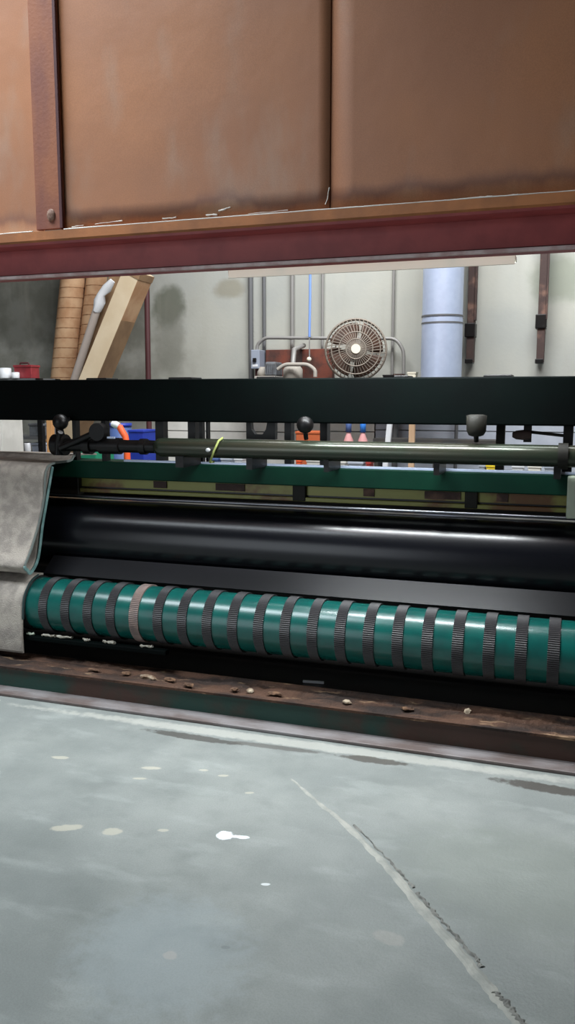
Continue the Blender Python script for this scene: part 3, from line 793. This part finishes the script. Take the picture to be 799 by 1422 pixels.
# pile of small things right of the fan on the shelf
a = P(552, 522, 8.1)
for i, (px0, px1, h, m, lab) in enumerate(((534, 548, 0.035, 'dark_iron', 'small dark box on the shelf under the conduit right of the fan'), (549, 560, 0.045, 'rust_bar', 'rust brown block on the shelf end right of the fan'), (568, 579, 0.06, 'cream', 'cream block on the shelf end beside the duct'))):
    p, q = P(px0, 522, 8.1).x, P(px1, 522, 8.1).x
    t = thing('small_box', lab, 'box', ((p+q)/2, 8.1, zt)); obj('box_body', box(BM(), p, q, 8.04, 8.16, zt, zt+h, 0.004), m, t); obj('lid', box(BM(), p-0.004, q+0.004, 8.036, 8.164, zt+h-0.012, zt+h+0.003), m, t)
# caged fan
FY = 8.0
fc = P(494.5, 486, FY); fr_ = (P(538, 486, FY).x - P(451, 486, FY).x)/2*0.94
fan = thing('wall_fan', 'round caged wall fan with dusty brown blades and a cream hub badge', 'fan', (fc.x, FY, fc.z-fr_))
ax = Vector((0.25, -1, 0.03)).normalized(); fu, fv = frame(ax)
def fpt(r, t, d): return fc + (fu*math.cos(t) + fv*math.sin(t))*r + ax*d
def ring(bm, r, d, th, seg=40):
    pts = [fpt(r, 2*PI*k/seg, d) for k in range(seg+1)]
    return tube(bm, pts, th, 6, False)
for k, (f, d) in enumerate(((1.0, 0.0), (0.985, 0.05), (0.8, 0.095), (0.55, 0.12), (0.32, 0.13), (1.0, -0.1), (0.7, -0.14), (0.35, -0.16))):
    obj('guard_ring', ring(BM(), fr_*f, d, 0.006 if k else 0.011), 'fan_wire', fan)
NW = 44
me_w = None
for k in range(NW):
    t_ = 2*PI*k/NW
    obj('guard_wire', tube(BM(), [fpt(fr_, t_+0.25, -0.1), fpt(fr_*1.0, t_+0.2, 0.0), fpt(fr_*0.985, t_+0.18, 0.05), fpt(fr_*0.8, t_+0.12, 0.095), fpt(fr_*0.5, t_+0.05, 0.122), fpt(fr_*0.14, t_, 0.135)], 0.004, 5), 'fan_wire', fan)
for k in range(4):
    t0 = 2*PI*k/4 + 0.5
    bm = BM(); rows = []
    for j in range(7):
        r = fr_*(0.16 + 0.74*j/6); sw = 0.34 + 0.40*math.sin(j/6*2.2)
        row = []
        for i in range(6):
            u = i/5 - 0.5
            row.append((bm.verts.new(fpt(r, t0 + u*sw*2 + 0.12*j/6, 0.05*u*1.6 + 0.003)), bm.verts.new(fpt(r, t0 + u*sw*2 + 0.12*j/6, 0.05*u*1.6 - 0.003))))
        rows.append(row)
    for j in range(6):
        for i in range(5):
            for s in (0, 1):
                f = bm.faces.new((rows[j][i][s], rows[j][i+1][s], rows[j+1][i+1][s], rows[j+1][i][s])); f.smooth = True
        for i in (0, 5): bm.faces.new((rows[j][i][0], rows[j+1][i][0], rows[j+1][i][1], rows[j][i][1]))
    for j in (0, 6):
        for i in range(5): bm.faces.new((rows[j][i][0], rows[j][i+1][0], rows[j][i+1][1], rows[j][i][1]))
    bmesh.ops.recalc_face_normals(bm, faces=bm.faces[:])
    obj('blade', bm, 'fan_blade', fan)
obj('fan_hub', tube(BM(), [fc - ax*0.05, fc + ax*0.05], fr_*0.17, 20), 'fan_blade', fan)
obj('fan_motor', tube(BM(), [fc - ax*0.34, fc - ax*0.32, fc - ax*0.1, fc - ax*0.06], 0.09, 20, True, [0.06, 0.09, 0.09, 0.05]), 'motor_grey', fan)
obj('hub_badge', tube(BM(), [fc + ax*0.132, fc + ax*0.146], 0.045, 20), 'cream', fan)
obj('fan_arm', tube(BM(), [fc - ax*0.3, Vector((fc.x-0.06, YB, fc.z))], 0.03, 10), 'motor_grey', fan)
# duct
DY = 7.95
xa, xb = P(586, 440, DY).x, P(644, 440, DY).x
dr = (xb-xa)/2*0.965; dc = ((xa+xb)/2, DY); zb = P(615, 556, DY).z
du = thing('round_duct', 'large round galvanised duct coming down right of the fan', 'duct', (dc[0], DY, zb))
zj = P(615, 444, DY).z
obj('upper_section', tube(BM(), [(dc[0], DY, zj), (dc[0], DY, ZC)], dr, 48), 'galv', du)
obj('lower_section', tube(BM(), [(dc[0], DY, zb), (dc[0], DY, zj)], dr*1.015, 48), 'galv', du)
for dz in (-0.035, 0.03):
    obj('seam_bead', tube(BM(), [(dc[0], DY, zj+dz-0.007), (dc[0], DY, zj+dz+0.007)], dr*1.035, 48), 'conduit_dark', du)
# rusted hanging bars on the wall
for px, ptop, pbot, lab in ((655, 365, 503, 'rusty dark bar hanging on the wall right of the duct'), (753, 350, 503, 'rusty dark bar hanging on the wall at far right')):
    p = P(px, 440, 8.38); zb_ = P(px, pbot, 8.38).z
    t = thing('hanging_bar', lab, 'bar', (p.x, 8.38, zb_))
    obj('bar', box(BM(), p.x-0.035, p.x+0.035, 8.34, 8.46, zb_, ZC, 0.004), 'rust_bar', t)
    obj('bar_edge', box(BM(), p.x+0.035, p.x+0.05, 8.32, 8.40, zb_+0.4, ZC), 'rust_bar', t)
    zz = P(px, 446 if px > 700 else 458, 8.38).z
    obj('clamp', box(BM(), p.x-0.055, p.x+0.045, 8.32, 8.48, zz-0.07, zz+0.06, 0.006), 'dark_iron', t)
    obj('bar_foot', box(BM(), p.x-0.045, p.x+0.03, 8.33, 8.47, zb_-0.012, zb_+0.03, 0.004), 'dark_iron', t)
# cardboard carpet tubes leaning on the wall
def spiral_tube(top, base_, r, lab, turns):
    top, base_ = Vector(top), Vector(base_)
    t = thing('carpet_tube', lab, 'cardboard tube', base_)
    obj('core', tube(BM(), [base_, top], r, 28), 'tube_card', t)
    d = top-base_; a, b = frame(d); L = d.length; bm = BM()
    n = turns*14
    pts = [base_ + d*(k/n) + (a*math.cos(2*PI*k/14) + b*math.sin(2*PI*k/14))*(r*1.0) for k in range(n+1)]
    tube(bm, pts, 0.006, 5, False)
    obj('spiral_seam', bm, 'tube_seam', t)
def line_z(p, q, z):
    k = (z-p.z)/(q.z-p.z); return p + (q-p)*k
a, b = P(101, 390, 8.2), P(88, 520, 8.15)
spiral_tube(line_z(a, b, 3.6), line_z(a, b, 0.0), 0.135, 'wide spiral wound cardboard tube, leftmost of the leaning tubes', 33)
a, b = P(134, 390, 8.3), P(119, 520, 8.25)
spiral_tube(line_z(a, b, 3.5), line_z(a, b, 0.0), 0.115, 'spiral wound cardboard tube behind the white wrapped pole', 33)
# plastic-wrapped pole
a, b = P(139, 416, 7.68), P(105, 522, 7.68)
t = thing('wrapped_pole', 'thin grey wrapped pole leaning with torn white plastic on top', 'pole', line_z(a, b, 0.0))
obj('pole', tube(BM(), [line_z(a, b, 0.0), a], 0.042, 16), 'card_grey', t)
bm = BM(); d = (a-b).normalized()
tube(bm, [a - d*0.12, a - d*0.02, a + d*0.06, a + d*0.12 + Vector((0.04, 0, 0)), a + d*0.2 + Vector((0.08, 0, 0))], 0.05, 10, True, [0.046, 0.06, 0.035, 0.05, 0.03])
for v in bm.verts: v.co += Vector((1, 1, 1))*0.015*mnoise.noise(v.co*16)
obj('plastic_wrap', bm, 'white_plastic', t)
# leaning cartons
a, b = P(189, 388, 7.48), P(134, 522, 7.48)
t = thing('long_carton', 'long pale cardboard carton leaning in front of the others', 'carton', line_z(a, b, 0.02))
tp = line_z(a, b, P(189, 376, 7.48).z)
obj('carton_body', beam_between(BM(), line_z(a, b, 0.1), tp, 0.19, 0.27, 0.004), 'carton', t)
dirv = (tp - line_z(a, b, 0.1)).normalized(); yv = Vector((0, 1, 0)); xv = yv.cross(dirv).normalized(); yv = dirv.cross(xv)
mid = line_z(a, b, P(182, 440, 7.48).z)
obj('brown_side', beam_between(BM(), line_z(a, b, 0.12) + xv*0.0965, mid + xv*0.0965, 0.004, 0.272), 'carton_brown', t)
obj('brown_side', beam_between(BM(), mid + xv*0.0955, tp - dirv*0.06 + xv*0.0955, 0.003, 0.268), 'tube_card', t)
obj('top_flap', beam_between(BM(), tp - dirv*0.07 + xv*0.02, tp - dirv*0.005 + xv*0.02, 0.165, 0.278), 'carton_brown', t)
a, b = P(166, 392, 7.86), P(126, 505, 7.86)
t = thing('long_carton', 'brown cardboard carton leaning behind the pale carton', 'carton', line_z(a, b, 0.0))
obj('carton_body', beam_between(BM(), line_z(a, b, 0.1), line_z(a, b, 3.3), 0.17, 0.18, 0.004), 'carton_brown', t)
obj('end_band', beam_between(BM(), line_z(a, b, 3.18), line_z(a, b, 3.26), 0.176, 0.186), 'tube_card', t)
a, b = P(204, 400, 8.35), P(206, 522, 8.3)
solo('maroon_pole', tube(BM(), [line_z(a, b, 0.02), line_z(a, b, 3.1)], 0.03, 12), 'maroon', 'dark maroon pole leaning right of the cartons', 'pole')

# shelving with red box and cans at left
RY = 6.85
zt2 = P(20, 526, RY).z
x0, x1 = P(-30, 526, RY).x, P(66, 526, RY).x
t = thing('shelf_rack', 'dark metal shelf rack at left holding a red box on its top', 'rack', ((x0+x1)/2, RY, 0))
for k, z in enumerate((0.12, 0.72, P(50, 627, RY).z, P(50, 602, RY).z - 0.02, zt2)):
    obj('shelf_board', box(BM(), x0, x1, 6.7, 7.02, z-0.03, z), 'conduit_dark', t)
for xx in (x0, x1):
    for yy in (6.72, 7.0): obj('post', box(BM(), xx-0.025, xx+0.025, yy-0.025, yy+0.025, 0, zt2), 'dark_iron', t)
def crate(px0, px1, py0, zb_, Y, dep, m, lab, cat, name, group=None):
    a, b = P(px0, py0, Y), P(px1, py0, Y)
    t = thing(name, lab, cat, ((a.x+b.x)/2, Y, zb_), group)
    obj('box_body', box(BM(), a.x, b.x, Y, Y+dep, zb_, a.z-0.02, 0.006), m, t)
    obj('lid', box(BM(), a.x-0.006, b.x+0.006, Y-0.006, Y+dep+0.006, a.z-0.022, a.z, 0.004), m, t)
    return t
t = crate(19, 43, 507, zt2, 6.74, 0.13, 'red_box', 'red metal box on top of the dark shelf rack', 'box', 'red_box')
obj('handle', tube(BM(), rounded_path([P(28, 507, 6.8), P(28, 504, 6.8), P(40, 504, 6.8), P(40, 507, 6.8)], 0.02), 0.008, 8), 'maroon', t)
def can(px0, px1, py, zb_, Y, m, lab, name='paint_can', cat='can', lid='galv', group=None):
    a, b = P(px0, py, Y), P(px1, py, Y); r = (b.x-a.x)/2; c = ((a.x+b.x)/2, Y, zb_); h = a.z - zb_
    t = thing(name, lab, cat, c, group)
    obj('body', lathe_z(BM(), c, [(r*0.97, 0), (r, 0.01), (r, h*0.93), (r*0.9, h*0.95)]), m, t)
    obj('lid', lathe_z(BM(), c, [(r*0.93, h*0.94), (r*0.93, h), (r*0.8, h)]), lid, t)
    return t
can(0, 14, 511, zt2, 6.72, 'white_plastic', 'taller white can at the left end of the rack top', lid='white_plastic')
can(17, 26, 517, zt2, 6.71, 'white_plastic', 'small white can standing in front of the red box', lid='white_plastic')
zsh = P(50, 602, RY).z - 0.02
crate(40, 60, 588, zsh, 6.72, 0.2, 'motor_grey', 'grey box on the middle shelf of the rack', 'box', 'grey_box')
zsh2 = P(50, 627, RY).z
crate(44, 60, 615, zsh2, 6.72, 0.2, 'grey_box', 'pale blue grey box on the lower shelf of the rack', 'box', 'grey_box')
can(34, 42, 614, zsh2, 6.71, 'white_plastic', 'white bottle with a dark cap on the lower rack shelf', 'bottle', 'bottle', 'dark_iron')
# white cabinet in front of the rack
a, b = P(-34, 582, 6.2), P(2, 582, 6.2)
t = thing('white_cabinet', 'tall white cabinet seen under the black beam at far left', 'cabinet', ((a.x+b.x)/2, 6.2, 0))
obj('carcass', box(BM(), a.x, b.x, 6.2, 6.5, 0, a.z+0.01, 0.005), 'white_paint', t)
d_ = obj('door', box(BM(), a.x+0.01, b.x-0.01, 6.185, 6.202, 0.06, a.z-0.01, 0.003), 'white_paint', t)
obj('handle', box(BM(), b.x-0.04, b.x-0.03, 6.17, 6.188, 1.1, 1.2), 'conduit', d_)
# wooden post beside the rack
a, b = P(70, 580, 6.55), P(71, 632, 6.55)
solo('wooden_post', beam_between(BM(), line_z(a, b, 0.0), line_z(a, b, 1.55), 0.055, 0.05, 0.003), 'wood', 'orange raw wood post standing beside the dark shelf rack', 'post')
a = P(77, 590, 7.0)
solo('white_board', box(BM(), a.x-0.03, a.x+0.04, 7.05, 7.07, 0, 1.5), 'white_paint', 'narrow white board standing right of the orange wood post', 'board')

# workbench along the wall, items on it seen through the slots
zbt = 0.90
wx0, wx1 = P(216, 640, 7.2).x, P(800, 640, 7.4).x + 0.4
wbn = thing('workbench', 'long dark workbench against the back wall behind the machine', 'workbench', ((wx0+wx1)/2, 7.6, 0))
obj('bench_top', box(BM(), wx0, wx1, 7.2, 8.1, zbt-0.05, zbt), 'bench', wbn)
for f in (0.03, 0.35, 0.67, 0.97):
    for yy in (7.25, 8.05):
        xx = wx0+(wx1-wx0)*f; obj('leg', box(BM(), xx-0.035, xx+0.035, yy-0.035, yy+0.035, 0, zbt-0.05), 'bench', wbn)
# boards behind the bench
def board(px0, px1, Y, z0, z1, m, lab):
    a, b = P(px0, 598, Y).x, P(px1, 598, Y).x
    zl = P((px0+px1)/2, 599, Y).z
    t = thing('wall_board', lab, 'board', ((a+b)/2, Y, z0))
    obj('lower_board', box(BM(), a, b, Y, Y+0.03, z0, zl-0.005), m, t); obj('upper_board', box(BM(), a, b, Y+0.002, Y+0.03, zl+0.005, z1), m, t)
    return t
board(226, 395, 8.40, 0.0, 1.42, 'white_paint', 'white painted wall boards behind the bench, left half')
board(397, 520, 8.40, 0.0, 1.42, 'white_paint', 'white painted wall boards behind the two pink bottles')
board(522, 830, 8.40, 0.0, 1.42, 'greyblue', 'grey blue wall boards behind the bench at right')
# raised dark shelf on the bench, right half
zr = P(600, 610, 7.9).z
a, b = P(520, 610, 7.9).x, P(694, 610, 7.9).x
t = thing('bench_riser', 'low dark shelf standing on the bench at right', 'shelf', ((a+b)/2, 7.9, zbt))
obj('shelf_board', box(BM(), a, b, 7.85, 8.1, zr-0.035, zr), 'bench', t)
for xx in (a+0.03, (a+b)/2, b-0.03): obj('support', box(BM(), xx-0.015, xx+0.015, 7.87, 8.08, zbt, zr-0.035), 'bench', t)
def bottle(px0, px1, py, m, mc, lab, Y=7.6):
    a, b = P(px0, py, Y), P(px1, py, Y); r = (b.x-a.x)/2; c = ((a.x+b.x)/2, Y, zbt); h = a.z-zbt
    t = thing('bottle', lab, 'bottle', c)
    obj('body', lathe_z(BM(), c, [(r*0.9, 0), (r, 0.01), (r, h*0.62), (r*0.5, h*0.74), (r*0.42, h*0.8)], 14), m, t)
    obj('cap', lathe_z(BM(), c, [(r*0.62, h*0.78), (r*0.62, h*0.98), (r*0.4, h)], 14), mc, t)
bottle(478, 491, 585, 'pink', 'slate_blue', 'pink bottle with a slate blue cap on the bench')
bottle(498, 511, 585, 'pink', 'sky_blue', 'pink bottle with a bright blue cap on the bench')
# row of little boxes and pots on the bench front edge
row = [(287, 302, 636, 'slate_blue', 'slate blue box on the bench, leftmost of three blue and white boxes'), (307, 321, 636, 'greyblue', 'pale blue white box on the bench, middle of three'), (326, 336, 636, 'white_plastic', 'narrow white box on the bench, rightmost of three'),
       (426, 450, 638, 'white_paint', 'white box on the bench right of the orange box'), (459, 480, 640, 'white_paint', 'low white box on the bench below the left pink bottle'), (484, 504, 641, 'greyblue', 'pale grey box on the bench below the right pink bottle'),
       (509, 515, 641, 'red', 'small red pot on the bench right of the pale grey box'), (676, 690, 645, 'yellow', 'bright yellow box on the bench'),
       (712, 728, 646, 'white_plastic', 'white box on the bench right of the yellow box'), (734, 752, 646, 'strip_white', 'cream box on the bench, second right of the yellow box'), (757, 781, 647, 'greyblue', 'pale grey box at the right end of the bench'),
       (264, 275, 634, 'strip_white', 'small cream box on the bench left of the blue and white boxes'), (666, 674, 645, 'greyblue', 'small grey box on the bench left of the yellow box')]
for px0, px1, py, m, lab in row:
    crate(px0, px1, py, zbt, 7.25, 0.12, m, lab, 'box', 'small_box')
crate(411, 446, 599, zbt, 7.62, 0.25, 'orange_box', 'orange brown box on the bench behind the middle ball knob', 'box', 'cardboard_box')
crate(412, 418, 638, zbt, 7.24, 0.05, 'orange', 'tiny orange box on the bench in front of the orange brown box', 'box', 'small_box')
# posts
a = P(540.5, 600, 7.15); b = P(536, 645, 7.15)
solo('white_post', beam_between(BM(), line_z(a, b, 0), line_z(a, b, 1.6), 0.045, 0.04, 0.003), 'white_plastic', 'white post standing in front of the bench', 'post')
a = P(572.5, 600, 7.15)
solo('tan_post', beam_between(BM(), (a.x, 7.15, 0), (a.x, 7.15, 1.6), 0.05, 0.045, 0.003), 'tan_wood', 'tan wooden post standing in front of the bench', 'post')
for px, lab in ((549, 'thin slate pipe behind the white post'), (634, 'thin slate pipe between the tan post and the olive knob')):
    upright('thin_pipe', px, 600, 8.3, 0.018 if px > 600 else 0.03, 0.0, 1.7, 'conduit_dark', lab, 'pipe')
# things at the left, on the floor
a, b = P(109, 612, 6.2), P(133, 612, 6.2)
t = thing('green_bin', 'green plastic bin seen under the dark shaft', 'bin', ((a.x+b.x)/2, 6.2, 0))
obj('bin_body', box(BM(), a.x, b.x, 6.2, 6.5, 0, 1.2, 0.01), 'green_bin', t); obj('rim', box(BM(), a.x-0.01, b.x+0.01, 6.19, 6.51, 1.2, 1.235, 0.006), 'green_bin', t)
a, b = P(146, 588, 7.25), P(173, 588, 7.25)
r = (b.x-a.x)/2
t = thing('blue_drum', 'slate blue drum standing behind the orange hose', 'drum', ((a.x+b.x)/2, 7.25+r, 0))
obj('drum_body', lathe_z(BM(), ((a.x+b.x)/2, 7.25+r, 0), [(r*0.96, 0), (r, 0.02), (r, 0.7), (r*1.03, 0.72), (r*1.03, 0.74), (r, 0.76), (r, a.z-0.03)]), 'slate_blue', t)
obj('drum_rim', lathe_z(BM(), ((a.x+b.x)/2, 7.25+r, 0), [(r*1.04, a.z-0.035), (r*1.04, a.z), (r*0.95, a.z)]), 'blue', t)
t = crate(178, 199, 597, 0.0, 6.8, 0.25, 'blue', 'bright blue crate stack right of the orange hose', 'crate', 'blue_crate')
q = [P(156, 588, 6.6), P(161, 590, 6.6), P(166, 592, 6.6), P(169, 598, 6.6), P(174, 606, 6.6), P(176, 618, 6.6), P(177, 640, 6.6), P(178, 700, 6.6)]
q.append(Vector((q[-1].x, 6.6, 0.0)))
t = thing('orange_hose', 'orange hose with a white nozzle hooked over the slate blue drum', 'hose', q[-1])
obj('hose', tube(BM(), q[2:], 0.03, 12), 'orange', t)
obj('nozzle', tube(BM(), q[:3], 0.03, 12, True, [0.026, 0.034, 0.03]), 'white_plastic', t)

# ------------------------------------------------------------------ repeats share a group
for pre, grp in (('lint_scrap', 'lint under the green roller'), ('debris_crumb', 'crumbs on the rusty ledge'), ('wall_conduit', 'upright conduits on the back wall'),
                 ('bottle', 'bottles on the bench and rack'), ('small_box', 'small boxes on shelf and bench'), ('paint_can', 'white cans on the rack'), ('carpet_tube', 'leaning cardboard tubes'),
                 ('long_carton', 'leaning cartons'), ('hanging_bar', 'rusty bars on the back wall'), ('wall_board', 'wall boards behind the bench'), ('thin_pipe', 'thin pipes behind the bench'),
                 ('grey_box', 'grey boxes on the rack'), ('rug', 'grey rugs on the machine')):
    for o in list(C.objects):
        if o.parent is None and o.name.split('.')[0] == pre and 'label' in o: o['group'] = grp
